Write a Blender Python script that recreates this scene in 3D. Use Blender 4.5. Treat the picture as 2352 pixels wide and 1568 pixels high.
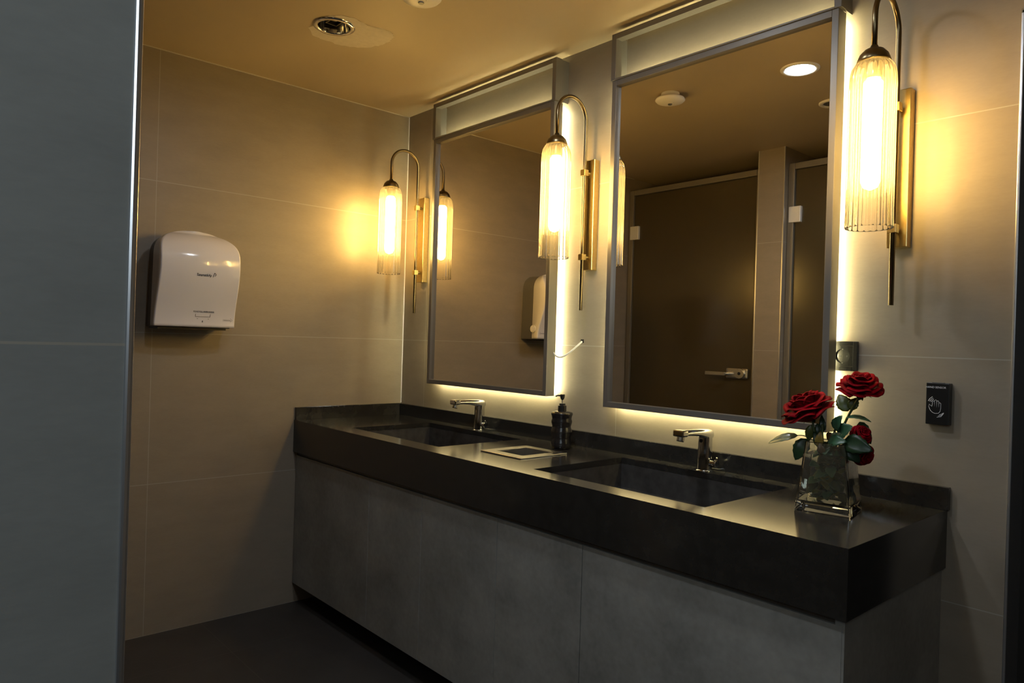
import bpy, bmesh, math, random
from mathutils import Vector, Matrix
PI = math.pi
rnd = random.Random(7)
sc = bpy.context.scene
for o in list(bpy.data.objects): bpy.data.objects.remove(o)
COL = sc.collection

# ---------------------------------------------------------------- camera, world, light, exposure
cam = bpy.data.objects.new('camera', bpy.data.cameras.new('camera'))
COL.objects.link(cam)
CAM_POS = Vector((3.0517, -1.9866, 1.2087))
yaw, pitch, roll = 0.842, -0.0002, 0.0303
fwd = Vector((-math.sin(yaw)*math.cos(pitch), math.cos(yaw)*math.cos(pitch), math.sin(pitch)))
r0 = Vector((math.cos(yaw), math.sin(yaw), 0)); u0 = r0.cross(fwd)
rt = r0*math.cos(roll) + u0*math.sin(roll); up = u0*math.cos(roll) - r0*math.sin(roll)
cam.matrix_world = Matrix(((rt.x, up.x, -fwd.x, CAM_POS.x), (rt.y, up.y, -fwd.y, CAM_POS.y), (rt.z, up.z, -fwd.z, CAM_POS.z), (0, 0, 0, 1)))
cam.data.sensor_width = 36; cam.data.lens = 25.1; cam.data.clip_start = 0.02
sc.camera = cam
w = bpy.data.worlds.new('world'); sc.world = w; w.use_nodes = True
w.node_tree.nodes['Background'].inputs[0].default_value = (0.55, 0.72, 1.0, 1)
w.node_tree.nodes['Background'].inputs[1].default_value = 0.02
sc.view_settings.view_transform = 'Standard'; sc.view_settings.look = 'None'
sc.view_settings.gamma = 1; sc.view_settings.use_curve_mapping = False
sc.view_settings.exposure = 0.0
def area(name, loc, rot, sx, sy, power, col):
    l = bpy.data.lights.new(name, 'AREA'); l.shape = 'RECTANGLE'; l.size = sx; l.size_y = sy
    l.energy = power; l.color = col
    o = bpy.data.objects.new(name, l); COL.objects.link(o); o.location = loc; o.rotation_euler = rot
    return o
# daylight coming through the corridor behind the camera
area('corridor_daylight', (3.45, -2.75, 1.85), (math.radians(78), 0, math.radians(40)), .7, .7, 7.6, (0.80, 0.93, 1.0))
SCONCE_E = 90.0
LED_E = 84.0
SPOT_E = 235.0
HC = 2.3213          # ceiling height

# ---------------------------------------------------------------- materials
def new_mat(name):
    m = bpy.data.materials.new(name); m.use_nodes = True
    nt = m.node_tree; b = nt.nodes['Principled BSDF']
    return m, nt, b
def mat(name, col, rough=0.5, metal=0.0, noise=None, bump=None, spec=None, sss=0, coat=0):
    """noise=(scale, amount, detail), bump=(scale, strength)"""
    m, nt, b = new_mat(name)
    b.inputs['Base Color'].default_value = (*col, 1); b.inputs['Roughness'].default_value = rough
    b.inputs['Metallic'].default_value = metal
    if spec is not None: b.inputs['Specular IOR Level'].default_value = spec
    if coat: b.inputs['Coat Weight'].default_value = coat
    tc = nt.nodes.new('ShaderNodeTexCoord')
    if noise:
        n = nt.nodes.new('ShaderNodeTexNoise'); n.inputs['Scale'].default_value = noise[0]; n.inputs['Detail'].default_value = noise[2] if len(noise) > 2 else 4
        nt.links.new(tc.outputs['Object'], n.inputs['Vector'])
        mr = nt.nodes.new('ShaderNodeMapRange'); mr.inputs[1].default_value = .3; mr.inputs[2].default_value = .7
        mr.inputs[3].default_value = 1-noise[1]; mr.inputs[4].default_value = 1+noise[1]
        nt.links.new(n.outputs['Fac'], mr.inputs[0])
        mx = nt.nodes.new('ShaderNodeVectorMath'); mx.operation = 'SCALE'; mx.inputs[0].default_value = col
        nt.links.new(mr.outputs[0], mx.inputs['Scale']); nt.links.new(mx.outputs[0], b.inputs['Base Color'])
    if bump:
        n2 = nt.nodes.new('ShaderNodeTexNoise'); n2.inputs['Scale'].default_value = bump[0]; n2.inputs['Detail'].default_value = 6
        nt.links.new(tc.outputs['Object'], n2.inputs['Vector'])
        bp = nt.nodes.new('ShaderNodeBump'); bp.inputs['Strength'].default_value = bump[1]; bp.inputs['Distance'].default_value = .002
        nt.links.new(n2.outputs['Fac'], bp.inputs['Height']); nt.links.new(bp.outputs[0], b.inputs['Normal'])
    return m
def emit(name, col, s):
    m = bpy.data.materials.new(name); m.use_nodes = True; nt = m.node_tree; nt.nodes.clear()
    e = nt.nodes.new('ShaderNodeEmission'); e.inputs[0].default_value = (*col, 1); e.inputs[1].default_value = s
    o = nt.nodes.new('ShaderNodeOutputMaterial'); nt.links.new(e.outputs[0], o.inputs[0]); return m
def tile_mat(name, col, lines, grout=(.36, .33, .28), rough=.42, amp=.10, stretch=(1, 1, 3)):
    """stone-look tile; lines = list of (axis, offset, size, halfwidth) in world metres"""
    m, nt, b = new_mat(name)
    geo = nt.nodes.new('ShaderNodeNewGeometry')
    sep = nt.nodes.new('ShaderNodeSeparateXYZ'); nt.links.new(geo.outputs['Position'], sep.inputs[0])
    fac = None
    def M(op, a, bb, clampit=False):
        n = nt.nodes.new('ShaderNodeMath'); n.operation = op; n.use_clamp = clampit
        for i, v in enumerate((a, bb)):
            if v is None: continue
            if hasattr(v, 'links'): nt.links.new(v, n.inputs[i])
            else: n.inputs[i].default_value = v
        return n.outputs[0]
    for ax, off, size, hw in lines:
        s = sep.outputs[ax]
        t = M('DIVIDE', M('SUBTRACT', s, off), size)
        fr = M('ABSOLUTE', M('SUBTRACT', M('FRACT', M('ADD', t, 0.5), None), 0.5), None)
        l = M('LESS_THAN', fr, hw/size)
        fac = l if fac is None else M('MAXIMUM', fac, l)
    mp = nt.nodes.new('ShaderNodeMapping'); mp.inputs['Scale'].default_value = stretch
    nt.links.new(geo.outputs['Position'], mp.inputs[0])
    n = nt.nodes.new('ShaderNodeTexNoise'); n.inputs['Scale'].default_value = 5; n.inputs['Detail'].default_value = 8; n.inputs['Roughness'].default_value = .65
    nt.links.new(mp.outputs[0], n.inputs['Vector'])
    n3 = nt.nodes.new('ShaderNodeTexNoise'); n3.inputs['Scale'].default_value = 60; n3.inputs['Detail'].default_value = 4
    nt.links.new(mp.outputs[0], n3.inputs['Vector'])
    s1 = M('MULTIPLY', M('SUBTRACT', n.outputs['Fac'], .5), amp*4)
    s2 = M('MULTIPLY', M('SUBTRACT', n3.outputs['Fac'], .5), amp*1.2)
    k = M('ADD', M('ADD', s1, s2), 1.0)
    mx = nt.nodes.new('ShaderNodeVectorMath'); mx.operation = 'SCALE'; mx.inputs[0].default_value = col
    nt.links.new(k, mx.inputs['Scale'])
    mix = nt.nodes.new('ShaderNodeMix'); mix.data_type = 'RGBA'
    if fac is not None: nt.links.new(fac, mix.inputs[0])
    else: mix.inputs[0].default_value = 0
    nt.links.new(mx.outputs[0], mix.inputs[6]); mix.inputs[7].default_value = (*grout, 1)
    nt.links.new(mix.outputs[2], b.inputs['Base Color'])
    b.inputs['Roughness'].default_value = rough
    bp = nt.nodes.new('ShaderNodeBump'); bp.inputs['Strength'].default_value = .15; bp.inputs['Distance'].default_value = .001
    nt.links.new(n3.outputs['Fac'], bp.inputs['Height']); nt.links.new(bp.outputs[0], b.inputs['Normal'])
    return m
TILE = (.265, .222, .172)
M_back = tile_mat('tile_back', TILE, [(2, 0, .6, .0014), (0, .197, 1.2, .0012)])
M_left = tile_mat('tile_left', TILE, [(2, 0, .6, .0014), (1, .031, 1.2, .0012)])
M_col = tile_mat('tile_column', TILE, [(2, 0, .6, .0014)])
M_part = tile_mat('tile_partition', (.27, .275, .265), [(2, -.004, .6, .0011)])
M_floor = tile_mat('tile_floor', (.045, .04, .036), [(0, .35, .6, .0015), (1, -.95, 1.2, .0015)], grout=(.07, .062, .055), rough=.45, amp=.25, stretch=(1, 1, 1))
M_ceil = mat('ceiling_paint', (.46, .375, .25), .55, noise=(2.5, .03), bump=(40, .05))
M_filler = mat('filler', (.62, .56, .46), .8, noise=(60, .05))
M_trim = mat('metal_trim', (.62, .63, .66), .28, metal=.9)
M_frame = mat('frame_metal', (.17, .16, .145), .38, metal=.35)
M_mirror = mat('mirror_glass', (.84, .82, .78), .0, metal=1.0)
M_led = emit('led_strip', (1.0, .89, .48), LED_E)
M_brass = mat('brushed_brass', (.48, .36, .15), .28, metal=1.0, noise=(90, .06))
M_brassd = mat('antique_brass', (.20, .15, .08), .30, metal=1.0)
M_bulb = emit('warm_bulb', (1.0, .62, .17), SCONCE_E)
M_counter = mat('dark_quartz', (.022, .0205, .0185), .14, noise=(30, .2), spec=.7)
M_basin = mat('basin_quartz', (.05, .047, .045), .22, noise=(30, .25))
M_cab = tile_mat('concrete_laminate', (.25, .245, .225), [], rough=.5, amp=.30, stretch=(1, 1, 1))
M_black = mat('black_plastic', (.010, .010, .010), .32)
M_matteblack = mat('kick_black', (.006, .006, .006), .8)
M_chrome = mat('chrome', (.62, .62, .62), .09, metal=1.0)
M_steel = mat('brushed_steel', (.62, .61, .58), .26, metal=1.0)
M_white = mat('white_plastic', (.80, .78, .80), .16, coat=.4)
M_whitec = mat('white_cover', (.75, .72, .66), .45)
M_greyp = mat('grey_plastic', (.10, .095, .09), .4)
M_ink = mat('dark_ink', (.04, .04, .04), .6)
M_inkg = mat('grey_ink', (.20, .19, .22), .6)
M_print = mat('white_print', (.75, .76, .80), .5)
M_socket = mat('black_gloss_socket', (.02, .02, .018), .12, spec=.8)
M_doorglass = mat('bronze_glass', (.06, .045, .022), .16, spec=.6)
M_alu = mat('aluminium', (.20, .18, .145), .4, metal=.3)
M_hinge = mat('satin_hinge', (.75, .75, .74), .45, metal=.3)
M_dark = mat('dark_paint', (.02, .017, .014), .6)
M_cableW = mat('white_cable', (.7, .7, .7), .4)
M_stone = mat('black_ribbed_ceramic', (.012, .011, .011), .22, noise=(40, .4), bump=(60, .3))
def petal_mat():
    m, nt, b = new_mat('rose_petal')
    tc = nt.nodes.new('ShaderNodeTexCoord'); n = nt.nodes.new('ShaderNodeTexNoise'); n.inputs['Scale'].default_value = 45; n.inputs['Detail'].default_value = 5
    nt.links.new(tc.outputs['Object'], n.inputs['Vector'])
    cr = nt.nodes.new('ShaderNodeValToRGB'); cr.color_ramp.elements[0].color = (.09, .0, .002, 1); cr.color_ramp.elements[1].color = (.36, .001, .010, 1)
    cr.color_ramp.elements[0].position = .3; cr.color_ramp.elements[1].position = .75
    nt.links.new(n.outputs['Fac'], cr.inputs[0]); nt.links.new(cr.outputs[0], b.inputs['Base Color'])
    b.inputs['Roughness'].default_value = .55; b.inputs['Specular IOR Level'].default_value = .06
    return m
M_petal = petal_mat()
def leaf_mat(name, a, c, rough=.35):
    m, nt, b = new_mat(name)
    tc = nt.nodes.new('ShaderNodeTexCoord'); n = nt.nodes.new('ShaderNodeTexNoise'); n.inputs['Scale'].default_value = 40; n.inputs['Detail'].default_value = 5
    nt.links.new(tc.outputs['Object'], n.inputs['Vector'])
    cr = nt.nodes.new('ShaderNodeValToRGB'); cr.color_ramp.elements[0].color = (*a, 1); cr.color_ramp.elements[1].color = (*c, 1)
    cr.color_ramp.elements[0].position = .3; cr.color_ramp.elements[1].position = .7
    nt.links.new(n.outputs['Fac'], cr.inputs[0]); nt.links.new(cr.outputs[0], b.inputs['Base Color'])
    b.inputs['Roughness'].default_value = rough
    out = nt.nodes['Material Output']; tr = nt.nodes.new('ShaderNodeBsdfTranslucent'); nt.links.new(cr.outputs[0], tr.inputs[0])
    mx = nt.nodes.new('ShaderNodeMixShader'); mx.inputs[0].default_value = .22
    nt.links.new(b.outputs[0], mx.inputs[1]); nt.links.new(tr.outputs[0], mx.inputs[2]); nt.links.new(mx.outputs[0], out.inputs[0])
    return m
M_leaf = leaf_mat('rose_leaf', (.03, .09, .045), (.07, .17, .08))
M_leafd = leaf_mat('dark_rose_leaf', (.012, .035, .015), (.03, .07, .025))
M_leafy = leaf_mat('yellowing_leaf', (.30, .18, .03), (.36, .26, .06))
M_leafo = leaf_mat('olive_leaf', (.08, .10, .02), (.14, .17, .04))
M_leafp = leaf_mat('pale_leaf', (.14, .17, .10), (.30, .33, .20), .2)
M_leafb = leaf_mat('brown_leaf', (.06, .03, .012), (.12, .07, .03))
M_stem = mat('rose_stem', (.05, .075, .02), .5, noise=(80, .3))
def glass_mat(name, col=(1, 1, 1), ior=1.5, rough=0.0):
    m, nt, b = new_mat(name)
    b.inputs['Base Color'].default_value = (*col, 1); b.inputs['Roughness'].default_value = rough
    b.inputs['Transmission Weight'].default_value = 1; b.inputs['IOR'].default_value = ior
    return m
M_vase = glass_mat('clear_glass', (.97, .99, .98), 1.48)
M_water = glass_mat('vase_water', (.93, .95, .86), 1.33)
def shade_mat():
    # thin ribbed glass: clear pane, a little scatter in the ribs, mirror-like highlights at grazing angles
    m = bpy.data.materials.new('ribbed_glass'); m.use_nodes = True; nt = m.node_tree; nt.nodes.clear()
    out = nt.nodes.new('ShaderNodeOutputMaterial')
    tr = nt.nodes.new('ShaderNodeBsdfTransparent'); gl = nt.nodes.new('ShaderNodeBsdfGlossy'); gl.inputs['Roughness'].default_value = .08
    tl = nt.nodes.new('ShaderNodeBsdfTranslucent'); tl.inputs[0].default_value = (1, .95, .82, 1)
    lw = nt.nodes.new('ShaderNodeLayerWeight'); lw.inputs['Blend'].default_value = .22
    tr.inputs[0].default_value = (.985, .975, .95, 1)
    m1 = nt.nodes.new('ShaderNodeMixShader'); m2 = nt.nodes.new('ShaderNodeMixShader')
    mr = nt.nodes.new('ShaderNodeMapRange'); mr.inputs[3].default_value = .035; mr.inputs[4].default_value = .22
    nt.links.new(lw.outputs['Facing'], mr.inputs[0]); nt.links.new(mr.outputs[0], m1.inputs[0])
    nt.links.new(tr.outputs[0], m1.inputs[1]); nt.links.new(tl.outputs[0], m1.inputs[2])
    nt.links.new(lw.outputs['Fresnel'], m2.inputs[0]); nt.links.new(m1.outputs[0], m2.inputs[1]); nt.links.new(gl.outputs[0], m2.inputs[2])
    nt.links.new(m2.outputs[0], out.inputs[0]); return m
M_shade = shade_mat()

# ---------------------------------------------------------------- mesh helpers
def obj(name, bm, m, parent=None, smooth=False, bevel=0, seg=2):
    me = bpy.data.meshes.new(name)
    bmesh.ops.recalc_face_normals(bm, faces=bm.faces); bm.to_mesh(me); bm.free()
    if smooth:
        for p in me.polygons: p.use_smooth = True
    me.materials.append(m)
    o = bpy.data.objects.new(name, me); COL.objects.link(o)
    if parent is not None: o.parent = parent
    if bevel:
        b = o.modifiers.new('bevel', 'BEVEL'); b.width = bevel; b.segments = seg; b.limit_method = 'ANGLE'; b.angle_limit = math.radians(40)
        if smooth is False:
            for p in me.polygons: p.use_smooth = False
    return o
def thing(name, label, cat, loc=(0, 0, 0), group=None, rz=0):
    o = bpy.data.objects.new(name, None); COL.objects.link(o); o.location = loc; o.rotation_euler = (0, 0, rz)
    o['label'] = label; o['category'] = cat
    if group: o['group'] = group
    return o
def tag(o, label, cat, group=None, kind=None):
    o['label'] = label; o['category'] = cat
    if group: o['group'] = group
    if kind: o['kind'] = kind
    return o
def struct(name, bm, m, label, cat, bevel=0):
    o = obj(name, bm, m, bevel=bevel); o['kind'] = 'structure'; o['label'] = label; o['category'] = cat; return o
def box(bm, x0, x1, y0, y1, z0, z1):
    v = [bm.verts.new((x, y, z)) for z in (z0, z1) for y in (y0, y1) for x in (x0, x1)]
    for f in ((0, 1, 3, 2), (4, 6, 7, 5), (0, 4, 5, 1), (2, 3, 7, 6), (0, 2, 6, 4), (1, 5, 7, 3)): bm.faces.new([v[i] for i in f])
def B(*a):
    bm = bmesh.new()
    if isinstance(a[0], (tuple, list)):
        for t in a: box(bm, *t)
    else: box(bm, *a)
    return bm
def lathe(bm, prof, n=32, c=(0, 0, 0), rib=0, amp=0, cap0=False, cap1=False):
    rings = []
    for r, z in prof:
        ring = []
        for i in range(n):
            a = 2*PI*i/n; rr = r*(1+amp*abs(math.sin(a*rib/2))) if rib else r
            ring.append(bm.verts.new((c[0]+rr*math.cos(a), c[1]+rr*math.sin(a), c[2]+z)))
        rings.append(ring)
    for a, b in zip(rings, rings[1:]):
        for i in range(n): bm.faces.new((a[i], a[(i+1) % n], b[(i+1) % n], b[i]))
    if cap0: bm.faces.new(rings[0])
    if cap1: bm.faces.new(rings[-1])
    return bm
def tube(bm, pts, r, n=12, caps=True):
    pts = [Vector(p) for p in pts]; rs = r if isinstance(r, (list, tuple)) else [r]*len(pts)
    t = (pts[1]-pts[0]).normalized(); ref = Vector((0, 0, 1)) if abs(t.z) < .9 else Vector((1, 0, 0))
    nn = t.cross(ref).normalized(); rings = []
    for i, p in enumerate(pts):
        if i == 0: t = pts[1]-pts[0]
        elif i == len(pts)-1: t = pts[-1]-pts[-2]
        else: t = (pts[i+1]-p).normalized()+(p-pts[i-1]).normalized()
        t.normalize(); nn = (nn-t*nn.dot(t)).normalized(); bn = t.cross(nn)
        rings.append([bm.verts.new(p+(nn*math.cos(2*PI*k/n)+bn*math.sin(2*PI*k/n))*rs[i]) for k in range(n)])
    for a, b in zip(rings, rings[1:]):
        for k in range(n): bm.faces.new((a[k], a[(k+1) % n], b[(k+1) % n], b[k]))
    if caps: bm.faces.new(rings[0]); bm.faces.new(rings[-1])
    return bm
def cyl(bm, p0, p1, r, n=24, r1=None): return tube(bm, [p0, p1], [r, r if r1 is None else r1], n)
def smooth_pts(pts, k=6):
    pts = [Vector(p) for p in pts]; out = []
    P = [pts[0]]+pts+[pts[-1]]
    for i in range(1, len(P)-2):
        a, b, c, d = P[i-1:i+3]
        for j in range(k):
            t = j/k
            out.append(.5*((2*b)+(c-a)*t+(2*a-5*b+4*c-d)*t*t+(3*b-a-3*c+d)*t**3))
    out.append(pts[-1]); return out
def text_obj(name, s, size, m, parent, mw, align='CENTER', ext=.0002, shear=0, xs=1, off=0):
    cu = bpy.data.curves.new(name, 'FONT'); cu.body = s; cu.size = size; cu.align_x = align; cu.extrude = ext; cu.shear = shear; cu.offset = off
    tmp = bpy.data.objects.new(name+'_t', cu); COL.objects.link(tmp)
    bpy.context.view_layer.update()
    me = bpy.data.meshes.new_from_object(tmp.evaluated_get(bpy.context.evaluated_depsgraph_get()))
    bpy.data.objects.remove(tmp)
    me.transform(mw @ Matrix.Diagonal((xs, 1, 1, 1))); me.materials.clear(); me.materials.append(m)
    o = bpy.data.objects.new(name, me); COL.objects.link(o); o.parent = parent; return o
def copy_tree(o, parent=None):
    c = o.copy(); COL.objects.link(c)
    if parent is not None: c.parent = parent
    for ch in list(o.children): copy_tree(ch, c)
    return c

# ---------------------------------------------------------------- the room
FX1, FY0 = 5.0, -3.6
struct('floor', B(-.15, FX1, FY0, .15, -.1, 0), M_floor, 'dark brown stone floor tiles below the vanity', 'floor')
# ceiling with round cut-outs for the recessed spots
SPOT_OFF = (.690, -.780); SPOT_ON = (1.680, -.830); SPOT_3 = (1.60, -1.30); SPOT_2 = (2.12, -1.38)
bm = bmesh.new(); es = []
def loop(vs):
    vv = [bm.verts.new(v) for v in vs]
    for i in range(len(vv)): es.append(bm.edges.new((vv[i], vv[(i+1) % len(vv)])))
loop([(-.15, FY0, HC), (FX1, FY0, HC), (FX1, .15, HC), (-.15, .15, HC)])
for c, r in ((SPOT_OFF, .062), (SPOT_ON, .06), (SPOT_3, .05), (SPOT_2, .06)):
    loop([(c[0]+r*math.cos(2*PI*i/40), c[1]+r*math.sin(2*PI*i/40), HC) for i in range(40)])
bmesh.ops.triangle_fill(bm, use_beauty=True, use_dissolve=False, edges=es)
box(bm, -.15, FX1, FY0, .15, HC+.13, HC+.2)
o = struct('ceiling', bm, M_ceil, 'taupe painted ceiling with recessed spots', 'ceiling')
# filler patch beside the dead spot
bm = bmesh.new()
bpts = [(.612, -.838), (.565, -.80), (.552, -.75), (.553, -.70), (.565, -.655), (.59, -.615), (.63, -.585), (.68, -.572), (.715, -.568), (.742, -.577), (.765, -.574), (.79, -.598), (.80, -.64), (.785, -.685), (.79, -.73), (.80, -.77), (.79, -.80), (.76, -.83)]
outl = []
for i in range(len(bpts)):
    a = Vector(bpts[i]); b2 = Vector(bpts[(i+1) % len(bpts)])
    for j in range(4):
        p = a.lerp(b2, j/4); outl.append((p.x+rnd.uniform(-.005, .005), p.y+rnd.uniform(-.005, .005)))
vs = [bm.verts.new((x, y, HC-.0008)) for x, y in outl]
es2 = [bm.edges.new((vs[i], vs[(i+1) % len(vs)])) for i in range(len(vs))]
hv = [bm.verts.new((SPOT_OFF[0]+.066*math.cos(2*PI*i/40), SPOT_OFF[1]+.066*math.sin(2*PI*i/40), HC-.0008)) for i in range(40)]
es2 += [bm.edges.new((hv[i], hv[(i+1) % 40])) for i in range(40)]
bmesh.ops.triangle_fill(bm, use_beauty=True, use_dissolve=False, edges=es2)
tag(obj('filler_patch', bm, M_filler), 'pale patch of filler smeared on the ceiling beside the unlit recessed spot', 'patch')

# back wall, with a doorway at its right end
XE = 2.585
struct('wall_back', B((-.15, XE, 0, .15, 0, HC+.14), (XE, 3.5, 0, .15, 2.02, HC+.14), (3.5, FX1, 0, .15, 0, HC+.14)), M_back, 'grey beige tiled wall behind the mirrors', 'wall')
struct('wall_left', B(-.15, 0, FY0, 0, 0, HC+.14), M_left, 'grey beige tiled wall carrying the towel dispenser', 'wall')
struct('wall_right', B(FX1, FX1+.15, FY0, .15, 0, HC+.14), M_col, 'tiled corridor wall opposite', 'wall')
struct('wall_front', B(-.15, FX1, FY0-.15, FY0, 0, HC+.14), M_dark, 'dark far wall of the stalls', 'wall')
struct('trim_1', B(XE-.001, XE+.006, -.004, .15, 0, 2.02), M_trim, 'metal edge trim at the right end of the mirror wall', 'trim', bevel=.002)
struct('trim_2', B(0, .003, -.003, 0, .885, HC), M_print, 'pale grout bead in the corner', 'trim')
struct('trim_3', B(0, .003, -1.9, 0, HC-.004, HC), mat('bead', (.5, .45, .38), .6), 'grout bead between left wall and ceiling', 'trim')
struct('trim_7', B(XE-.001, 3.5, -.004, .15, 2.012, 2.022), M_alu, 'dark doorway head trim', 'trim')
d = struct('door_3', B(XE+.006, 3.5, .10, .14, 0.005, 2.012), M_dark, 'dark door standing beyond the mirror wall', 'door')
# stall fronts opposite the mirrors: tiled columns, bronze glass doors
YC = -1.815
struct('wall_column', B(.957, 1.112, -3.0, YC, 0, HC+.005), M_col, 'narrow tiled column between the two stall doors', 'wall')
struct('wall_partition', B(2.15, 2.385, FY0, -1.825, 0, HC+.005), M_part, 'tiled partition end near the camera', 'wall')
struct('trim_4', B(2.379, 2.3875, -1.829, -1.822, 0, HC), M_trim, 'metal corner trim on the near partition', 'trim', bevel=.0025)
struct('trim_5', B((.955, .961, YC-.004, YC+.002, 0, HC),), M_trim, 'metal corner trim on the column', 'trim')
struct('trim_6', B((1.108, 1.114, YC-.004, YC+.002, 0, HC),), M_trim, 'metal corner trim on the column', 'trim')
def stall_door(n, x0, x1, hinge_x, label):
    z1 = 2.232; fy0, fy1 = -1.90, -1.855
    d = bpy.data.objects.new('door_%d' % n, None); COL.objects.link(d); d.location = (0, 0, 0)
    d['kind'] = 'structure'; d['label'] = label; d['category'] = 'door'
    obj('door_frame', B((x0, x0+.035, fy0, fy1, 0, z1), (x1-.03, x1, fy0, fy1, 0, z1), (x0+.035, x1-.03, fy0, fy1, z1-.035, z1)), M_alu, d, bevel=.003)
    obj('glass_panel', B(x0+.038, x1-.033, fy0+.015, fy1-.015, .02, z1-.038), M_doorglass, d)
    for z in (1.905, .3):
        obj('hinge', B(hinge_x, hinge_x+.068, fy1-.02, fy1+.004, z, z+.088), M_hinge, d, bevel=.003)
    return d
d1 = stall_door(1, .005, .955, .018, 'bronze glass stall door left of the column')
d2 = stall_door(2, 1.114, 2.148, 1.122, 'bronze glass stall door right of the column')
for dd, xr in ((d1, .908), (d2, 2.10)):
    lk = obj('lock_plate', B(xr-.145, xr, -1.872, -1.848, 1.03, 1.095), M_steel, dd, bevel=.012)
    bm = bmesh.new(); cyl(bm, (xr-.05, -1.85, 1.0625), (xr-.05, -1.838, 1.0625), .03); obj('cylinder_rose', bm, M_steel, lk, bevel=.002)
    bm = bmesh.new(); cyl(bm, (xr-.05, -1.84, 1.0625), (xr-.05, -1.8365, 1.0625), .009); obj('keyhole', bm, M_matteblack, lk)
    bm = bmesh.new(); cyl(bm, (xr-.125, -1.85, 1.058), (xr-.125, -1.80, 1.058), .011); box(bm, xr-.25, xr-.118, -1.812, -1.796, 1.047, 1.069)
    obj('lever', bm, M_steel, lk, bevel=.003)

# ---------------------------------------------------------------- ceiling fittings
def ring(bm, ri, ro, z0, z1, c, n=48):
    lathe(bm, [(ri, z1), (ri, z0+.002), (ri+.003, z0), (ro-.004, z0), (ro, z0+.003), (ro, z1)], n, (c[0], c[1], 0))
t = thing('recessed_spot', 'unlit chrome recessed ceiling spot beside the filler patch', 'ceiling light', (*SPOT_OFF, HC))
bm = bmesh.new(); ring(bm, .056, .074, -.006, .004, (0, 0)); obj('bezel', bm, M_chrome, t, smooth=True)
bm = bmesh.new(); lathe(bm, [(.056, -.003), (.053, .02), (.040, .06), (.02, .075)], 40, cap1=True); obj('reflector', bm, M_chrome, t, smooth=True)
obj('lamp_bracket', B((-.024, .024, -.022, -.018, .012, .06), (-.024, .024, .018, .022, .012, .06), (-.024, -.020, -.018, .018, .012, .06), (.020, .024, -.018, .018, .012, .06), (-.02, .02, -.018, .018, .05, .058)), M_black, t)
bm = bmesh.new(); lathe(bm, [(.004, .018), (.012, .020), (.016, .028), (.012, .05)], 24, cap0=True, cap1=True); obj('lamp', bm, M_greyp, t, smooth=True)
t = thing('recessed_spot', 'lit white recessed ceiling spot shown in the right mirror', 'ceiling light', (*SPOT_ON, HC))
bm = bmesh.new(); ring(bm, .056, .074, -.006, .004, (0, 0)); obj('bezel', bm, M_whitec, t, smooth=True)
bm = bmesh.new(); lathe(bm, [(.056, -.004), (.0555, .012), (.05, .03)], 40, cap1=True); obj('reflector', bm, M_whitec, t, smooth=True)
bm = bmesh.new(); lathe(bm, [(.0545, .000), (.0545, -.0035)], 40, cap0=True, cap1=True); obj('diffuser', bm, emit('cool_led', (.82, .91, 1.0), SPOT_E), t)
t2 = copy_tree(t); t2.location = (*SPOT_2, HC); t2['label'] = 'lit white recessed ceiling spot nearest to the near partition'; t['group'] = t2['group'] = 'lit recessed ceiling spots'
t = thing('recessed_ring', 'small white recessed ceiling ring cut by the right frame of the right mirror', 'ceiling fitting', (*SPOT_3, HC))
bm = bmesh.new(); ring(bm, .040, .058, -.008, .004, (0, 0)); obj('bezel', bm, M_whitec, t, smooth=True)
bm = bmesh.new(); lathe(bm, [(.040, -.003), (.034, .02), (.018, .024)], 40, cap1=True); obj('reflector', bm, M_greyp, t, smooth=True)
bm = bmesh.new(); lathe(bm, [(.004, .006), (.018, .008), (.022, .02)], 24, cap0=True); obj('lamp', bm, M_whitec, t, smooth=True)
t = thing('smoke_detector', 'round white smoke detector mounted under the ceiling', 'smoke detector', (1.145, -.715, HC))
bm = bmesh.new(); lathe(bm, [(.001, -.018), (.040, -.018), (.040, 0)], 40, cap0=True); obj('base', bm, M_whitec, t, smooth=False)
bm = bmesh.new(); lathe(bm, [(.012, -.046), (.035, -.044), (.058, -.037), (.065, -.030), (.061, -.022), (.040, -.017)], 48, cap0=True, cap1=True); obj('body', bm, M_whitec, t, smooth=True)
bm = bmesh.new(); lathe(bm, [(.004, -.049), (.009, -.049), (.010, -.043)], 24, cap0=True); obj('sensor', bm, M_greyp, t)
bm = bmesh.new(); lathe(bm, [(.0012, -.0452), (.0026, -.0452), (.0028, -.040)], 12, (.02, .004, 0), cap0=True); obj('indicator', bm, M_black, t)

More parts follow.
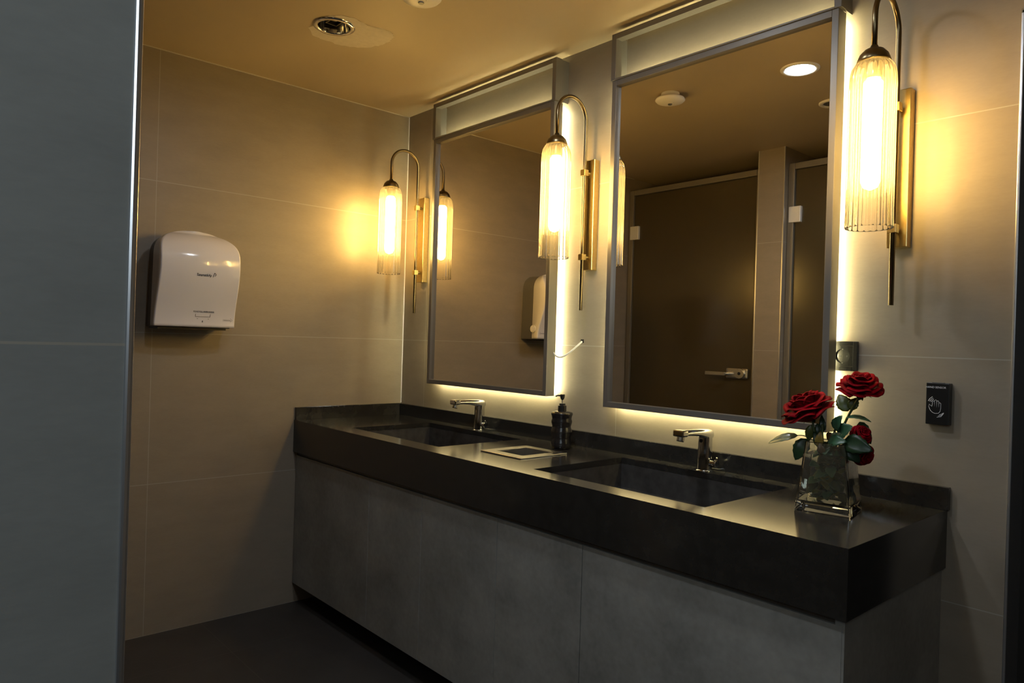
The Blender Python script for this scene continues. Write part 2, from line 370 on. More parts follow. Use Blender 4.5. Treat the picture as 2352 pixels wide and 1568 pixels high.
# ---------------------------------------------------------------- mirrors
YF = -.068; YB = -.022
def mirror(x0, x1, zb, label, lab2):
    zt = 2.134
    t = thing('mirror', label, 'mirror', (x0, 0, zb)); W = x1-x0; H = zt-zb; p = .019
    obj('frame', B((0, p, YF, YB, 0, H), (W-p, W, YF, YB, 0, H), (p, W-p, YF, YB, 0, p), (p, W-p, YF, YB, H-p, H)), M_frame, t, bevel=.0012)
    obj('mirror_glass', B(p, W-p, -.054, -.050, p, H-p), M_mirror, t)
    obj('back_panel', B(p, W-p, -.050, YB, p, H-p), M_greyp, t)
    ins = .014; a, b2 = YB, -.014
    s = .008
    for q in ((ins, ins+s, ins, H-ins), (W-ins-s, W-ins, ins, H-ins), (ins+s, W-ins-s, ins, ins+s), (ins+s, W-ins-s, H-ins-s, H-ins)):
        obj('led_strip', B(q[0], q[1], a+.0002, b2, q[2], q[3]), M_led, t)
    # open box frame between the mirror and the ceiling
    z2 = 2.298-zt; q = .020
    f = thing('transom_frame', lab2, 'frame', (x0-.004, 0, zt))
    obj('front_frame', B((0, q, YF-.004, -.04, .0005, z2), (W-q+.012, W+.012, YF-.004, -.04, .0005, z2), (q, W-q+.012, YF-.004, -.04, z2-q, z2), (q, W-q+.012, YF-.004, -.04, .0005, .006)), M_frame, f, bevel=.001)
    obj('side_panel', B(.002, .008, -.04, -.0005, .0005, z2-.002), M_frame, f)
    obj('side_panel', B(W+.004, W+.010, -.04, -.0005, .0005, z2-.002), M_frame, f)
    return t
mirror(.314, 1.105, 1.0025, 'backlit wall mirror in a slim taupe metal frame, the farther one showing the towel dispenser', 'open metal frame between the farther mirror and the ceiling')
mirror(1.392, 2.185, .9885, 'backlit wall mirror in a slim taupe metal frame, the nearer one showing brown glass doors', 'open metal frame between the nearer mirror and the ceiling')

# ---------------------------------------------------------------- sconces
def make_sconce():
    t = thing('wall_sconce', '', 'wall lamp', (0, 0, 0), 'brass sconces with ribbed glass shades along the mirror wall')
    obj('wall_plate', B(-.025, .025, -.03, -.0003, 1.480, 1.887), M_brass, t, bevel=.002)
    yr = -.055; ys = -.203; rr = .0066; ra = (yr-ys)/2; zc = 2.022
    pts = [(0, yr, 1.330), (0, yr, 1.6), (0, yr, 1.85), (0, yr, zc)]
    pts += [(0, (yr+ys)/2+ra*math.cos(a), zc+ra*math.sin(a)) for a in [PI*i/24 for i in range(1, 24)]]
    pts += [(0, ys, zc), (0, ys, 1.94)]
    bm = bmesh.new(); tube(bm, pts, rr, 16); obj('arched_rod', bm, M_brassd, t, smooth=True)
    for z in (1.525, 1.835):
        bm = bmesh.new(); box(bm, -.0105, .0105, yr-.0105, yr+.0105, z-.011, z+.011); cyl(bm, (0, yr+.008, z), (0, -.029, z), .006, 12)
        obj('rod_clamp', bm, M_brass, t, bevel=.001)
    bm = bmesh.new(); lathe(bm, [(.008, 1.948), (.010, 1.942), (.022, 1.937), (.032, 1.926), (.038, 1.910), (.037, 1.908), (.02, 1.908)], 32, (0, ys, 0), cap0=True, cap1=True); obj('cap', bm, M_brassd, t, smooth=True)
    bm = bmesh.new(); lathe(bm, [(.020, 1.909), (.021, 1.872), (.018, 1.868)], 24, (0, ys, 0), cap0=True, cap1=True); obj('lamp_holder', bm, M_brassd, t, smooth=False)
    bm = bmesh.new(); R = .0495
    prof = [(.030, 1.911), (.038, 1.904), (.045, 1.892), (.0485, 1.875), (R, 1.855), (R, 1.75), (R, 1.65), (R, 1.55), (R+.001, 1.512), (R+.0005, 1.507)]
    lathe(bm, prof, 20*10, (0, ys, 0), rib=20, amp=.075)
    s = obj('ribbed_glass_shade', bm, M_shade, t, smooth=True)
    so = s.modifiers.new('thick', 'SOLIDIFY'); so.thickness = .0022; so.offset = -1
    bm = bmesh.new(); lathe(bm, [(.014, 1.869), (.022, 1.858), (.022, 1.62), (.016, 1.606), (.004, 1.600)], 24, (0, ys, 0), cap0=True, cap1=True); obj('tubular_bulb', bm, M_bulb, t, smooth=True)
    return t
sconce = make_sconce()
for i, (x, lab) in enumerate(((.1735, 'brass arched wall sconce in the corner, beside the left wall'),
                              (1.2597, 'brass arched wall sconce between the two mirrors'),
                              (2.334, 'brass arched wall sconce right of the nearer mirror, the largest in view'))):
    o = sconce if i == 0 else copy_tree(sconce)
    o.location = (x, 0, 0); o['label'] = lab

# ---------------------------------------------------------------- countertop with sunk basins
L, D, H, T = 2.4605, -.5665, .8255, .1431
b1 = (.371, .990, -.480, -.083); b2_ = (1.495, 2.092, -.495, -.080); bh = (1.1745, 1.312, -.372, -.226)
top = thing('countertop', 'dark grey quartz vanity worktop with two sunk basins', 'countertop', (0, 0, 0))
bm = bmesh.new()
xs = sorted({0, L, b1[0], b1[1], b2_[0], b2_[1], bh[0], bh[1]}); ys_ = sorted({D, 0.0, b1[2], b1[3], b2_[2], b2_[3], bh[2], bh[3]})
verts = {}
def V(x, y, z):
    k = (round(x, 5), round(y, 5), round(z, 5))
    if k not in verts: verts[k] = bm.verts.new((x, y, z))
    return verts[k]
def inside(cx, cy): return any(q[0] < cx < q[1] and q[2] < cy < q[3] for q in (b1, b2_, bh))
for i in range(len(xs)-1):
    for j in range(len(ys_)-1):
        if inside((xs[i]+xs[i+1])/2, (ys_[j]+ys_[j+1])/2): continue
        for z in (H, H-.02):
            bm.faces.new([V(xs[i], ys_[j], z), V(xs[i+1], ys_[j], z), V(xs[i+1], ys_[j+1], z), V(xs[i], ys_[j+1], z)])
for (x, ya, yb2) in ((0, ys_[0], ys_[-1]), (L, ys_[0], ys_[-1])):
    pass
# outer and cut-out rims
def rim(xa, ya, xb, yb2):
    cut = [v for v in (xs if ya == yb2 else ys_) if min(xa if ya == yb2 else ya, xb if ya == yb2 else yb2) <= v <= max(xa if ya == yb2 else ya, xb if ya == yb2 else yb2)]
    for a, b in zip(cut, cut[1:]):
        p, q = ((a, ya), (b, ya)) if ya == yb2 else ((xa, a), (xa, b))
        bm.faces.new([V(*p, H), V(*q, H), V(*q, H-.02), V(*p, H-.02)])
for q in ((0, L, D, 0.0), b1, b2_, bh):
    rim(q[0], q[2], q[1], q[2]); rim(q[0], q[3], q[1], q[3]); rim(q[0], q[2], q[0], q[3]); rim(q[1], q[2], q[1], q[3])
obj('slab', bm, M_counter, top)
obj('apron', B((0, L, D, D+.02, H-T, H-.02), (L-.02, L, D+.02, -.0005, H-T, H-.02)), M_counter, top)
obj('backsplash', B((.001, L+.006, -.016, -.0005, H, .8820), ), M_counter, top, bevel=.001)
obj('side_splash', B((.0005, .016, D+.003, -.0165, H, .8830)), M_counter, top, bevel=.001)
for q in (b1, b2_):
    x0, x1, y0, y1 = q; dz0, dz1 = H-.10, H-.118; w_ = .004
    bm = bmesh.new()
    def quad(*p): bm.faces.new([bm.verts.new(v) for v in p])
    zt_ = H-.0205
    quad((x0, y0, dz1), (x1, y0, dz1), (x1, y1, dz0), (x0, y1, dz0))
    quad((x0, y0, zt_), (x1, y0, zt_), (x1, y0, dz1), (x0, y0, dz1)); quad((x0, y1, zt_), (x1, y1, zt_), (x1, y1, dz0), (x0, y1, dz0))
    quad((x0, y0, zt_), (x0, y1, zt_), (x0, y1, dz0), (x0, y0, dz1)); quad((x1, y0, zt_), (x1, y1, zt_), (x1, y1, dz0), (x1, y0, dz1))
    bb = obj('basin', bm, M_basin, top)
    bm = bmesh.new(); lathe(bm, [(.004, .004), (.020, .005), (.024, .001)], 32, ((x0+x1)/2, y0+.08, dz1+.0035), cap0=True); obj('drain_cover', bm, M_steel, bb, smooth=True)
t = thing('waste_chute', 'square steel waste opening set in the worktop between the basins', 'waste opening', (0, 0, H))
x0, x1, y0, y1 = 1.141, 1.347, -.412, -.195; q = bh
obj('flange', B((x0, q[0]+.002, y0, y1, .0002, .004), (q[1]-.002, x1, y0, y1, .0002, .004), (q[0]+.002, q[1]-.002, y0, q[2]+.002, .0002, .004), (q[0]+.002, q[1]-.002, q[3]-.002, y1, .0002, .004)), M_steel, t, bevel=.001)
obj('chute', B((q[0]+.001, q[0]+.003, q[2]+.001, q[3]-.001, -.13, .0), (q[1]-.003, q[1]-.001, q[2]+.001, q[3]-.001, -.13, .0), (q[0]+.003, q[1]-.003, q[2]+.001, q[2]+.003, -.13, 0), (q[0]+.003, q[1]-.003, q[3]-.003, q[3]-.001, -.13, 0)), M_steel, t)

# ---------------------------------------------------------------- vanity cabinet
cab = thing('vanity_cabinet', 'long grey concrete-look vanity cabinet under the dark worktop', 'cabinet', (0, 0, 0))
CX1 = 2.452; CF = -.553; ZT = H-T; ZB = .089
obj('carcass', B((.004, CX1-.02, -.535, -.52, ZB+.004, ZT-.004), (.004, CX1-.02, -.52, -.004, ZB+.004, ZB+.02)), M_dark, cab)
edges = [.003, .648, 1.002, 1.404, 1.756, CX1-.004]
for a, b in zip(edges, edges[1:]):
    obj('door', B(a+.0012, b-.0012, CF, -.5352, ZB, ZT-.016), M_cab, cab, bevel=.0008)
obj('top_rail', B(.003, CX1-.004, CF+.006, -.5355, ZT-.0145, ZT-.001), mat('rail_metal', (.10, .09, .08), .4, metal=.5), cab)
obj('side_panel', B(CX1-.0195, CX1, CF+.001, -.001, ZB, ZT-.001), M_cab, cab, bevel=.0008)
obj('plinth', B(.004, CX1-.25, -.36, -.345, 0.001, ZB+.003), M_matteblack, cab)

# ---------------------------------------------------------------- faucets
def make_faucet():
    t = thing('faucet', '', 'faucet', (0, 0, H), 'chrome sensor faucets behind the basins')
    bm = bmesh.new()
    # body: rounded square column, leaning shape with the spout springing from its head
    prof = [(-.0, -.0235), (.0, .0)]
    tube(bm, [(0, 0, 0), (0, 0, .004), (0, 0, .09), (0, .001, .112)], [.0235, .0225, .0215, .0215], 28)
    obj('body', bm, M_chrome, t, smooth=False, bevel=.002)
    bm = bmesh.new()
    sp = [(.024, .128, .104), (.0, .130, .106), (-.05, .131, .114), (-.10, .131, .1165), (-.135, .130, .1165)]
    rings = []
    for (y, zt, zb) in [(.0225, .128, .100), (.010, .1305, .098), (-.02, .1315, .103), (-.06, .132, .1125), (-.10, .132, .1145), (-.128, .131, .115), (-.140, .129, .118)]:
        hw = .0205 if y > -.03 else .0175
        rings.append([bm.verts.new(v) for v in ((-hw, y, zb), (-hw*1.05, y, (zb+zt)/2), (-hw*.9, y, zt-.002), (0, y, zt+.001), (hw*.9, y, zt-.002), (hw*1.05, y, (zb+zt)/2), (hw, y, zb), (0, y, zb-.001))])
    for a, b in zip(rings, rings[1:]):
        for i in range(8): bm.faces.new((a[i], a[(i+1) % 8], b[(i+1) % 8], b[i]))
    bm.faces.new(rings[0]); bm.faces.new(rings[-1])
    o = obj('spout', bm, M_chrome, t, smooth=True); s = o.modifiers.new('sub', 'SUBSURF'); s.levels = 2; s.render_levels = 2
    obj('spout_collar', B(-.0195, .0195, -.147, -.118, .1135, .1335), M_chrome, t, bevel=.005, seg=3)
    bm = bmesh.new(); cyl(bm, (0, -.130, .115), (0, -.134, .099), .0115, 24); obj('aerator', bm, M_chrome, t, bevel=.002)
    bm = bmesh.new(); cyl(bm, (0, -.0195, .094), (0, -.0235, .094), .006, 20); obj('sensor_eye', bm, M_black, t)
    bm = bmesh.new(); cyl(bm, (.018, 0, .026), (.036, 0, .026), .0085, 20); lv = obj('temperature_knob', bm, M_chrome, t, bevel=.0015)
    bm = bmesh.new(); cyl(bm, (.036, 0, .026), (.044, 0, .026), .0125, 20); tube(bm, [(.040, 0, .03), (.046, -.006, .046)], [.004, .003], 10); obj('lever', bm, M_chrome, lv, bevel=.0015)
    bm = bmesh.new(); lathe(bm, [(.027, .0), (.027, .0025), (.022, .004)], 32, cap0=True, cap1=True); obj('base_ring', bm, M_chrome, t, smooth=True)
    return t
fa = make_faucet(); fa['label'] = 'chrome sensor faucet behind the farther basin'; fa.location = (.688, -.050, H)
fb = copy_tree(fa); fb['label'] = 'chrome sensor faucet behind the nearer basin'; fb.location = (1.800, -.050, H)

# ---------------------------------------------------------------- soap bottle
t = thing('soap_dispenser', 'black bamboo-shaped pump soap bottle beside the waste opening', 'soap dispenser', (1.243, -.118, H+.0002))
prof = [(.030, 0), (.036, .003), (.0385, .014), (.038, .024), (.034, .036), (.034, .044), (.0385, .056), (.039, .064), (.0345, .076), (.034, .082), (.0375, .094), (.038, .10), (.0355, .108), (.0365, .116), (.040, .126), (.038, .131), (.024, .135), (.014, .136)]
bm = bmesh.new(); lathe(bm, prof, 48, cap0=True, cap1=True); obj('bottle', bm, M_stone, t, smooth=True)
bm = bmesh.new(); lathe(bm, [(.0155, .136), (.0155, .156), (.011, .157), (.011, .163), (.009, .164)], 28, cap0=True, cap1=True); obj('collar', bm, M_black, t)
bm = bmesh.new(); cyl(bm, (0, 0, .16), (0, 0, .178), .0022, 12); obj('pump_stem', bm, M_steel, t)
bm = bmesh.new(); lathe(bm, [(.0035, .176), (.0065, .180), (.0085, .186), (.009, .195), (.007, .197)], 24, cap0=True, cap1=True); tube(bm, [(0, 0, .1915), (-.012, -.012, .1915), (-.018, -.018, .188)], [.0035, .003, .0025], 12); obj('pump_head', bm, M_black, t, smooth=False)

# ---------------------------------------------------------------- towel dispenser on the left wall
Y0 = -1.053
t = thing('towel_dispenser', 'white automatic paper towel dispenser on the left wall', 'towel dispenser', (0, Y0, 1.228))
def prof_x(z):   # front depth over height (0..0.375)
    if z < .24:
        q_ = max(0, z)/.24; return .150+.058*q_*q_*(3-2*q_)
    return .03+.178*math.sqrt(max(0, 1-((z-.24)/.1370)**2.4))
def half_w(z):
    if z < .26: return .152-.004*z/.26
    return max(.03, .148*math.sqrt(max(0, 1-((z-.26)/.1165)**3.4)))
def slices(xb, inset, z0, z1, n):
    bm = bmesh.new(); rings = []
    for i in range(n+1):
        z = z0+(z1-z0)*(1-(1-i/n)**1.4); w_ = half_w(z)-inset; d_ = max(prof_x(z)-inset, xb+.008); r = min(.007, (d_-xb)*.6, w_*.5)
        pts = [(xb, -w_)]
        for k in range(7):
            a = PI/2*k/6; pts.append((d_-r+r*math.sin(a), -w_+r-r*math.cos(a)))
        for k in range(1, 8):
            u = k/8; pts.append((d_+.014*math.sin(PI*u), -w_+r+(2*w_-2*r)*u))
        for k in range(7):
            a = PI/2*k/6; pts.append((d_-r+r*math.cos(a), w_-r+r*math.sin(a)))
        pts.append((xb, w_))
        rings.append([bm.verts.new((x, y, z)) for x, y in pts])
    m_ = len(rings[0])
    for a, b in zip(rings, rings[1:]):
        for k in range(m_): bm.faces.new((a[k], a[(k+1) % m_], b[(k+1) % m_], b[k]))
    bm.faces.new(rings[0]); bm.faces.new(rings[-1]); return bm
o = obj('cover', slices(.105, 0, .0, .3745, 56), M_white, t, smooth=True)
for p in o.data.polygons:
    if len(p.vertices) > 4: p.use_smooth = False
obj('back_housing', slices(.0005, .014, -.003, .360, 30), M_greyp, t)
obj('paper_slot', B(.03, .140, -.135, .120, -.011, -.0035), M_black, t)
bm = bmesh.new(); cyl(bm, (.115, .1475, .055), (.115, .158, .055), .021, 28); kn = obj('feed_knob', bm, M_whitec, t, bevel=.003)
bm = bmesh.new(); cyl(bm, (.115, .157, .055), (.115, .160, .055), .013, 24); obj('knob_cap', bm, M_white, kn, bevel=.001)
obj('side_window', B(.122, .130, .1385, .1475, .115, .27), M_black, t)
# printing on the front: text plane faces +x
def on_front(y, z, tilt=-.23):
    nx = prof_x(z)+.0006 + .014*math.sin(PI*min(1, max(0, (y+.144)/.288)))
    base = Matrix(((0, 0, 1, 0), (1, 0, 0, 0), (0, 1, 0, 0), (0, 0, 0, 1)))
    return Matrix.Translation((nx, y, z)) @ Matrix.Rotation(-tilt, 4, 'Y') @ base
lean = lambda z: -math.atan((prof_x(z+.02)-prof_x(z-.02))/.04)
text_obj('logo', 'TanamatikAp', .0150, M_ink, t, on_front(.004, .1945, lean(.196)), shear=.2, xs=.70, off=.0002)
bm = bmesh.new(); tube(bm, [Vector(p)*.75 for p in smooth_pts([(.0, 0, .0), (0, .004, .012), (0, .006, .022), (0, .012, .019), (0, .014, .012), (0, .009, .006)], 5)], .0009, 6)
o = obj('logo_swirl', bm, M_ink, t); o.matrix_local = Matrix.Translation((prof_x(.19)+.0150, .038, .193)) @ Matrix.Rotation(-lean(.2), 4, 'Y')
text_obj('instruction_text', 'PLEASE PULL PAPER DOWN', .0088, M_ink, t, on_front(.022, .0565, lean(.05)), xs=.72, off=.0001)
bm = bmesh.new()
mwx = prof_x(.03)+.0065
for a, b in (((-.022, .040), (-.022, .030)), ((-.022, .030), (.034, .030)), ((.034, .030), (.034, .041)), ((-.016, .022), (-.012, .022)), ((.026, .022), (.03, .022)), ((.006, .015), (.006, .008))):
    r = .0016 if a == (.006, .015) else .0008
    tube(bm, [(prof_x(q_[1]+.01)+.0004+.014*math.sin(PI*(q_[0]+.164)/.3), q_[0]+.014, q_[1]+.010) for q_ in (a, b)], r, 6)
obj('pictogram', bm, M_ink, t)
bm = bmesh.new()
for a, b, r_ in (((.108, .034), (.108, .026), .0008), ((.111, .034), (.138, .034), .0007), ((.110, .031), (.140, .031), .0011), ((.110, .028), (.141, .028), .0011), ((.111, .025), (.138, .025), .0007), ((.137, .038), (.146, .030), .0009), ((.146, .030), (.137, .022), .0009)):
    tube(bm, [(prof_x(q_[1])+.0003+.014*math.sin(PI*(q_[0]+.144)/.288), q_[0]-.006, q_[1]) for q_ in (a, b)], r_, 6)
obj('corner_mark', bm, M_inkg, t)

# ---------------------------------------------------------------- hand sensor, socket, cable
t = thing('hand_sensor', 'black hand sensor plate on the wall right of the worktop', 'sensor', (2.4375, 0, 1.0860))
obj('plate', B(-.026, .026, -.022, -.0003, -.0515, .0515), M_black, t, bevel=.0015)
obj('top_notch', B(-.013, .013, -.0222, -.012, .0505, .0528), M_greyp, t)
base = Matrix(((1, 0, 0, 0), (0, 0, -1, 0), (0, 1, 0, 0), (0, 0, 0, 1)))
text_obj('lettering', 'HAND SENSOR', .0066, M_print, t, Matrix.Translation((-.004, -.0224, .0385)) @ base)
bm = bmesh.new()
def hp(lst, r=.0005): tube(bm, [(x/1000, -.0226, z/1000) for x, z in lst], r, 6)
hand = [(-10, 0), (-12, -7), (-18, -2), (-19, -8), (-15, -17), (-10, -22), (-4, -24), (3, -23), (7, -18), (8, -10), (8, 1), (6, 3.5), (3.8, 2), (3.6, -8), (3.6, 5), (2, 8), (-1, 6.5), (-1.2, -8), (-1.3, 8), (-3.5, 10), (-6, 8), (-6, -7), (-6, 5), (-8, 7), (-10.5, 4.5), (-11, -3), (-12, -7)]
hp(hand[1:])
for k in range(3):
    hp([(-20+k*3, 6-k*1.0), (-17+k*3, 12-k*2), (-11+k*1.5, 17-k*3)], .0007)
    hp([(0+k*2.5, -33+k*3), (9-k*0, -31+k*3), (14.5+k*.3, -23+k*1.0)], .0007)
obj('hand_symbol', bm, M_print, t)

t = thing('power_socket', 'black wall socket partly behind the right edge of the nearer mirror', 'socket', (2.196, 0, 1.196))
obj('surround', B((-.0405, -.028, -.011, -.0003, -.0405, .0405), (.028, .0405, -.011, -.0003, -.0405, .0405), (-.028, .028, -.011, -.0003, .028, .0405), (-.028, .028, -.011, -.0003, -.0405, -.028)), M_socket, t, bevel=.0015)
bm = bmesh.new(); es = []
def ring_pts(r=None, sq=None, y=-.0085):
    if sq: vv = [bm.verts.new((x, y, z)) for x, z in ((-sq, -sq), (sq, -sq), (sq, sq), (-sq, sq))]
    else: vv = [bm.verts.new((r*math.cos(2*PI*i/32), y, r*math.sin(2*PI*i/32))) for i in range(32)]
    return vv, [bm.edges.new((vv[i], vv[(i+1) % len(vv)])) for i in range(len(vv))]
_, e1 = ring_pts(sq=.0278); cv, e2 = ring_pts(r=.020)
bmesh.ops.triangle_fill(bm, edges=e1+e2)
bv, _ = ring_pts(r=.019, y=-.0008)
for i in range(32): bm.faces.new((cv[i], cv[(i+1) % 32], bv[(i+1) % 32], bv[i]))
bm.faces.new(bv)
ins = obj('socket_insert', bm, M_socket, t)
for x in (-.009, .009):
    bm = bmesh.new(); cyl(bm, (x, -.0009, 0), (x, -.0016, 0), .0025, 12); obj('pin_hole', bm, M_matteblack, ins)
for z in (-.019, .019):
    obj('earth_clip', B(-.002, .002, -.0085, -.001, z-.001, z+.001), M_steel, ins)

bm = bmesh.new()
cpts = smooth_pts([(1.085, -.012, 1.185), (1.10, -.028, 1.172), (1.125, -.036, 1.157), (1.152, -.034, 1.155), (1.185, -.024, 1.175), (1.213, -.010, 1.203), (1.2235, -.001, 1.2165)], 6)
tube(bm, cpts, .0032, 10)
cb = thing('power_cable', 'short white cable hanging from the farther mirror into a hole in the wall', 'cable', (0, 0, 0))
obj('cable', bm, M_cableW, cb, smooth=True)
obj('wall_hole', B(1.2165, 1.2315, -.0012, -.0003, 1.2105, 1.2245), M_matteblack, cb)

# ---------------------------------------------------------------- vase with roses
VX, VY = 2.283, -.262
vase = thing('flower_vase', 'clear square tapered glass vase of roses on the worktop', 'vase', (VX, VY, H+.0004), rz=math.radians(11))
def frust(bm, levels):
    rings = []
    for hw, z in levels:
        r = hw*.07; pts = []
        for cx, cy, a0 in ((1, 1, 0), (-1, 1, 90), (-1, -1, 180), (1, -1, 270)):
            for k in range(4):
                a = math.radians(a0+30*k); pts.append((cx*(hw-r)+r*math.cos(a), cy*(hw-r)+r*math.sin(a)))
        rings.append([bm.verts.new((x, y, z)) for x, y in pts])
    for a, b in zip(rings, rings[1:]):
        n = len(a)
        for k in range(n): bm.faces.new((a[k], a[(k+1) % n], b[(k+1) % n], b[k]))
    bm.faces.new(rings[0]); bm.faces.new(rings[-1]); return bm
hw = lambda z: .0635-(z/.165)*.0175
bm = bmesh.new(); frust(bm, [(hw(0)-.002, 0), (hw(.003), .003), (hw(.08), .08), (hw(.163), .163), (hw(.165)-.001, .165), (hw(.163)-.003, .1635), (hw(.08)-.0035, .08), (hw(.026)-.0045, .026), (hw(.02)-.012, .021)])
obj('glass_body', bm, M_vase, vase)
bm = bmesh.new(); frust(bm, [(hw(.022)-.0125, .0215), (hw(.026)-.0048, .0265), (hw(.08)-.0038, .08), (hw(.135)-.0038, .135)])
wt = obj('water', bm, M_water, None); wt.location = vase.location; wt.rotation_euler = vase.rotation_euler
tag(wt, 'clear water filling most of the square glass vase', 'water', kind='stuff')

def leaf_bm(bm, base, tip, width, nrm=(0, -1, .3), fold=.18, curl=.12, n=10):
    base = Vector(base); tip = Vector(tip); ax = tip-base; Ln = ax.length; ax.normalize()
    nr = Vector(nrm); nr = (nr-ax*nr.dot(ax)).normalized(); sd = ax.cross(nr)
    rows = []
    for i in range(n+1):
        u = i/n; ww = width*.5*(math.sin(PI*min(1, u**.8))**.75)*(1-.15*u) + .0004
        zig = 1+.06*(1 if i % 2 else -1)
        c = base+ax*(Ln*u)+nr*(math.sin(PI*u)*curl*Ln-.05*Ln*u)
        row = []
        for s in (-1, -.5, 0, .5, 1):
            row.append(bm.verts.new(c+sd*(s*ww*(zig if abs(s) == 1 else 1))+nr*(abs(s)*fold*ww)))
        rows.append(row)
    for a, b in zip(rows, rows[1:]):
        for k in range(4): bm.faces.new((a[k], a[k+1], b[k+1], b[k]))
def leaf(parent, base, tip, width, m=M_leaf, nrm=(.3, -1, .35), **k):
    bm = bmesh.new(); leaf_bm(bm, base, tip, width, nrm, **k)
    o = obj('leaf', bm, m, parent, smooth=True)
    s = o.modifiers.new('t', 'SOLIDIFY'); s.thickness = .0007
    return o
def rose_bloom(parent, c, axis, R=.052, squash=.62, seed=1, n_out=7):
    """layers of cupped overlapping petals around an axis"""
    rr = random.Random(seed); ax = Vector(axis).normalized()
    ref = Vector((0, 0, 1)) if abs(ax.z) < .8 else Vector((1, 0, 0)); e1 = ax.cross(ref).normalized(); e2 = ax.cross(e1)
    bm = bmesh.new()
    layers = [(.08, .20, 3, .97), (.18, .32, 3, .98), (.30, .46, 4, .95), (.48, .62, 5, .86), (.66, .80, 5, .70), (.85, .97, 6, .48), (.98, 1.08, n_out, .22)]
    for li, (r0_, spread, cnt, hgt) in enumerate(layers):
        off = rr.uniform(0, 2*PI)
        for k in range(cnt):
            a0 = off+2*PI*k/cnt+rr.uniform(-.12, .12); half = PI/cnt*1.6
            rows = []; NV, NU = 7, 8; rj = rr.uniform(.93, 1.07); hj = rr.uniform(-.07, .07); tw = rr.uniform(-.12, .12)
            for v in range(NV+1):
                t_ = v/NV
                row = []
                for u in range(NU+1):
                    s = (u/NU-.5)*2
                    wid = math.sin(PI*(.14+.62*t_))**.7
                    a = a0+s*half*wid+tw*t_
                    edge = 1-.20*abs(s)**3*t_
                    rad = R*rj*(r0_*.25+(spread-r0_*.25)*(t_**.7))*(1-.05*s*s)
                    h = R*squash*1.25*((hgt+hj)*(math.sin(t_*PI*.5)**(.9))*edge - .25*(1-t_)*r0_)
                    if t_ > .8:                      # rolled back lip
                        q_ = (t_-.8)/.2; rad += R*.11*q_*q_*(r0_+.3); h -= R*.09*q_*q_*(r0_+.2)
                    wob = R*.07*math.sin(3.2*s+li*2+k*1.7)*t_*t_
                    row.append(bm.verts.new(Vector(c)+e1*(rad*math.cos(a))+e2*(rad*math.sin(a))+ax*(h+wob)))
                rows.append(row)
            for a, b in zip(rows, rows[1:]):
                for u in range(NU): bm.faces.new((a[u], a[u+1], b[u+1], b[u]))
    o = obj('bloom', bm, M_petal, parent, smooth=True)
    s = o.modifiers.new('t', 'SOLIDIFY'); s.thickness = .0006
    return o
def sepals(parent, c, axis, r=.02, n=5):
    ax = Vector(axis).normalized(); ref = Vector((0, 0, 1)) if abs(ax.z) < .8 else Vector((1, 0, 0)); e1 = ax.cross(ref).normalized(); e2 = ax.cross(e1)
    bm = bmesh.new()
    for k in range(n):
        a = 2*PI*k/n; dr = e1*math.cos(a)+e2*math.sin(a)
        leaf_bm(bm, Vector(c)-ax*.004, Vector(c)+dr*r*1.3-ax*.006, .010, tuple(ax), n=6)
    tube(bm, [Vector(c)-ax*.016, Vector(c)-ax*.010, Vector(c)-ax*.002], [.003, .0065, .0075], 10)
    o = obj('sepals', bm, M_leafd, parent, smooth=True); return o
def stem(parent, pts, r=.0028):
    bm = bmesh.new(); tube(bm, smooth_pts(pts, 6), r, 8); return obj('stem', bm, M_stem, parent, smooth=True)
zb_ = H+.03
def P(x, y, z): return (x, y, z)
# left rose
r1 = thing('rose', 'dark red rose in full bloom leaning left out of the vase', 'flower', (0, 0, 0), 'red roses in the glass vase')
c1 = Vector((2.235, -.268, 1.052)); a1 = Vector((-.36, -.30, .9))
rose_bloom(r1, c1, a1, R=.056, squash=.80, seed=3); sepals(r1, c1-a1.normalized()*.006, a1)
stem(r1, [c1-a1.normalized()*.015, (2.243, -.264, 1.01), (2.262, -.262, .965), (2.285, -.265, .90), (2.30, -.27, zb_)])
leaf(r1, (2.205, -.268, .9965), (2.1345, -.285, .972), .026, M_leafp, nrm=(.1, -.7, .8), curl=.06)
bm = bmesh.new(); tube(bm, smooth_pts([(2.205, -.268, .9965), (2.222, -.267, .997), (2.250, -.263, .985)], 5), .0012, 6); obj('leaf_stalk', bm, M_stem, r1)
leaf(r1, (2.232, -.275, .992), (2.210, -.290, .938), .040, M_leafd, nrm=(.2, -1, .1))
leaf(r1, (2.238, -.262, 1.026), (2.228, -.262, .985), .024, M_leafo)
leaf(r1, (2.245, -.25, 1.03), (2.252, -.25, .99), .016, M_leafd)
# right rose
r2 = thing('rose', 'dark red rose in full bloom standing tallest in the vase', 'flower', (0, 0, 0), 'red roses in the glass vase')
c2 = Vector((2.349, -.262, 1.117)); a2 = Vector((.18, -.28, .95))
rose_bloom(r2, c2, a2, R=.0435, squash=.80, seed=11); sepals(r2, c2-a2.normalized()*.006, a2)
stem(r2, [c2-a2.normalized()*.015, (2.325, -.26, 1.06), (2.300, -.258, 1.0), (2.288, -.258, .93), (2.27, -.25, zb_)])
leaf(r2, (2.318, -.25, 1.066), (2.292, -.245, 1.105), .036, M_leafo)
leaf(r2, (2.322, -.25, 1.070), (2.335, -.24, 1.100), .026, M_leafo)
leaf(r2, (2.306, -.275, 1.010), (2.344, -.29, 1.036), .040, M_leaf, nrm=(.2, -1, .5))
leaf(r2, (2.30, -.275, 1.02), (2.318, -.285, 1.058), .030, M_leaf, nrm=(-.2, -1, .4))
leaf(r2, (2.318, -.262, 1.052), (2.376, -.262, 1.050), .018, M_leaf, nrm=(0, -.5, 1))
leaf(r2, (2.288, -.285, .992), (2.336, -.30, 1.000), .032, M_leaf, nrm=(.1, -1, .6))
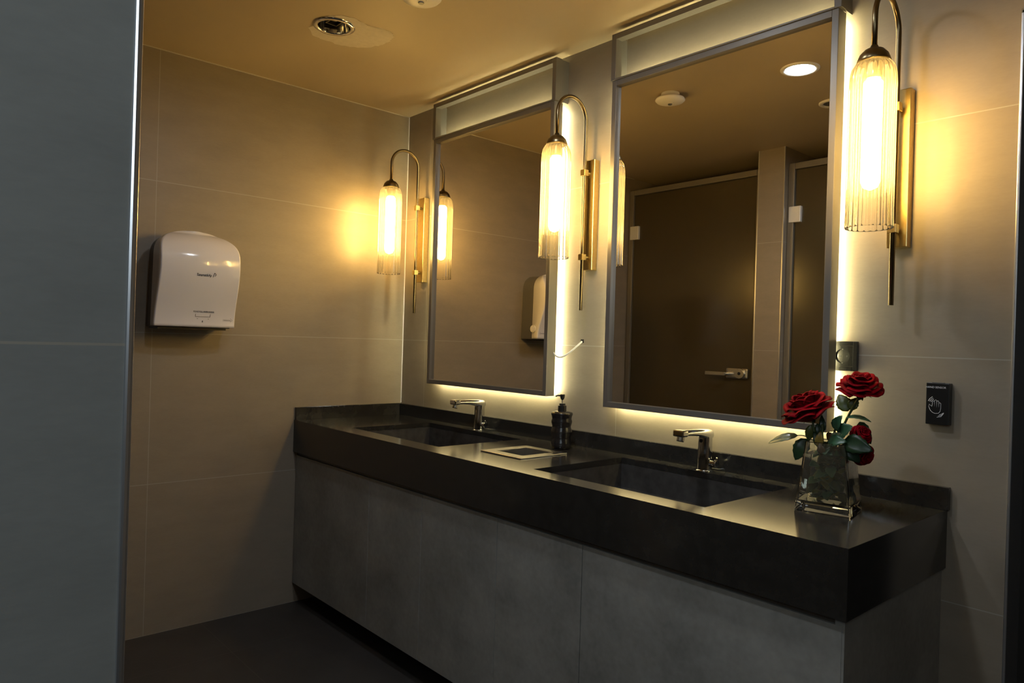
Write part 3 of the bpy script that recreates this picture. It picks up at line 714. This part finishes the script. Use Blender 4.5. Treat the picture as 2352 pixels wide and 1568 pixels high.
# bud at right with the dark leaves around it
r3 = thing('rose', 'small red rose bud drooping among leaves at the right of the vase', 'flower', (0, 0, 0), 'red roses in the glass vase')
c3 = Vector((2.352, -.262, 1.012)); a3 = Vector((.35, -.25, .25))
rose_bloom(r3, c3, a3, R=.021, squash=1.1, seed=5, n_out=5); sepals(r3, c3-a3.normalized()*.003, a3, r=.014)
stem(r3, [c3-a3.normalized()*.012, (2.330, -.25, .998), (2.308, -.25, .965), (2.30, -.24, .90), (2.305, -.235, zb_)])
leaf(r3, (2.345, -.25, 1.044), (2.372, -.25, .995), .030, M_leafd, nrm=(.2, -1, .1))
leaf(r3, (2.325, -.285, 1.000), (2.392, -.29, .985), .046, M_leafd, nrm=(.1, -1, .3))
leaf(r3, (2.322, -.28, .995), (2.360, -.28, .952), .040, M_leafd, nrm=(.2, -1, .1))
# fourth bloom low behind the leaves
r4 = thing('rose', 'wilted dark red bloom tucked low behind the leaves at the vase rim', 'flower', (0, 0, 0), 'red roses in the glass vase')
c4 = Vector((2.352, -.245, .968)); a4 = Vector((.5, -.3, -.2))
rose_bloom(r4, c4, a4, R=.022, squash=.9, seed=9, n_out=5)
stem(r4, [c4-a4.normalized()*.006, (2.325, -.24, .985), (2.30, -.245, .97), (2.285, -.25, .90), (2.262, -.255, zb_)])
# leafy sprigs filling the neck
sp1 = thing('leafy_sprig', 'leafy green sprig with a yellowing leaf in the middle of the vase', 'foliage', (0, 0, 0), 'leafy sprigs in the glass vase')
stem(sp1, [(2.262, -.262, 1.03), (2.266, -.264, .985), (2.275, -.262, .93), (2.262, -.28, zb_)])
leaf(sp1, (2.266, -.285, .978), (2.271, -.29, 1.015), .020, M_leafy)
leaf(sp1, (2.264, -.275, .975), (2.250, -.28, 1.012), .018, M_leafd)
leaf(sp1, (2.276, -.285, .962), (2.270, -.29, .986), .018, M_leafb)
sp2 = thing('leafy_sprig', 'leafy sprig with grey brown leaves leaning right at the vase rim', 'foliage', (0, 0, 0), 'leafy sprigs in the glass vase')
stem(sp2, [(2.29, -.255, 1.02), (2.288, -.26, .98), (2.28, -.26, .93), (2.29, -.235, zb_)])
leaf(sp2, (2.277, -.27, 1.000), (2.301, -.28, 1.010), .020, M_leafb)
leaf(sp2, (2.292, -.275, 1.000), (2.316, -.285, 1.016), .018, M_leafp)
leaf(sp2, (2.256, -.24, 1.01), (2.247, -.235, 1.05), .016, M_leafd)
# submerged leaves on each stem
k = 0
for par, cx_, cy_ in ((r1, 2.292, -.272), (r2, 2.276, -.254), (r3, 2.302, -.245), (r4, 2.272, -.258), (sp1, 2.266, -.276), (sp2, 2.288, -.246)):
    for j in range(15):
        z0 = H+.040+.0085*j; a = rnd.uniform(0, 2*PI); l_ = rnd.uniform(.03, .042)
        b_ = (cx_, cy_, z0); lim = hw(z0-H)-.014
        lim = lim*.85; tx = min(max(cx_+l_*math.cos(a), VX-lim), VX+lim); ty = min(max(cy_+l_*math.sin(a), VY-lim), VY+lim)
        leaf(par, b_, (tx, ty, z0-rnd.uniform(.0, .03)), .026, rnd.choice((M_leafd, M_leaf, M_leafd, M_leafo)), nrm=(math.cos(a)*.3, -.8, .6))
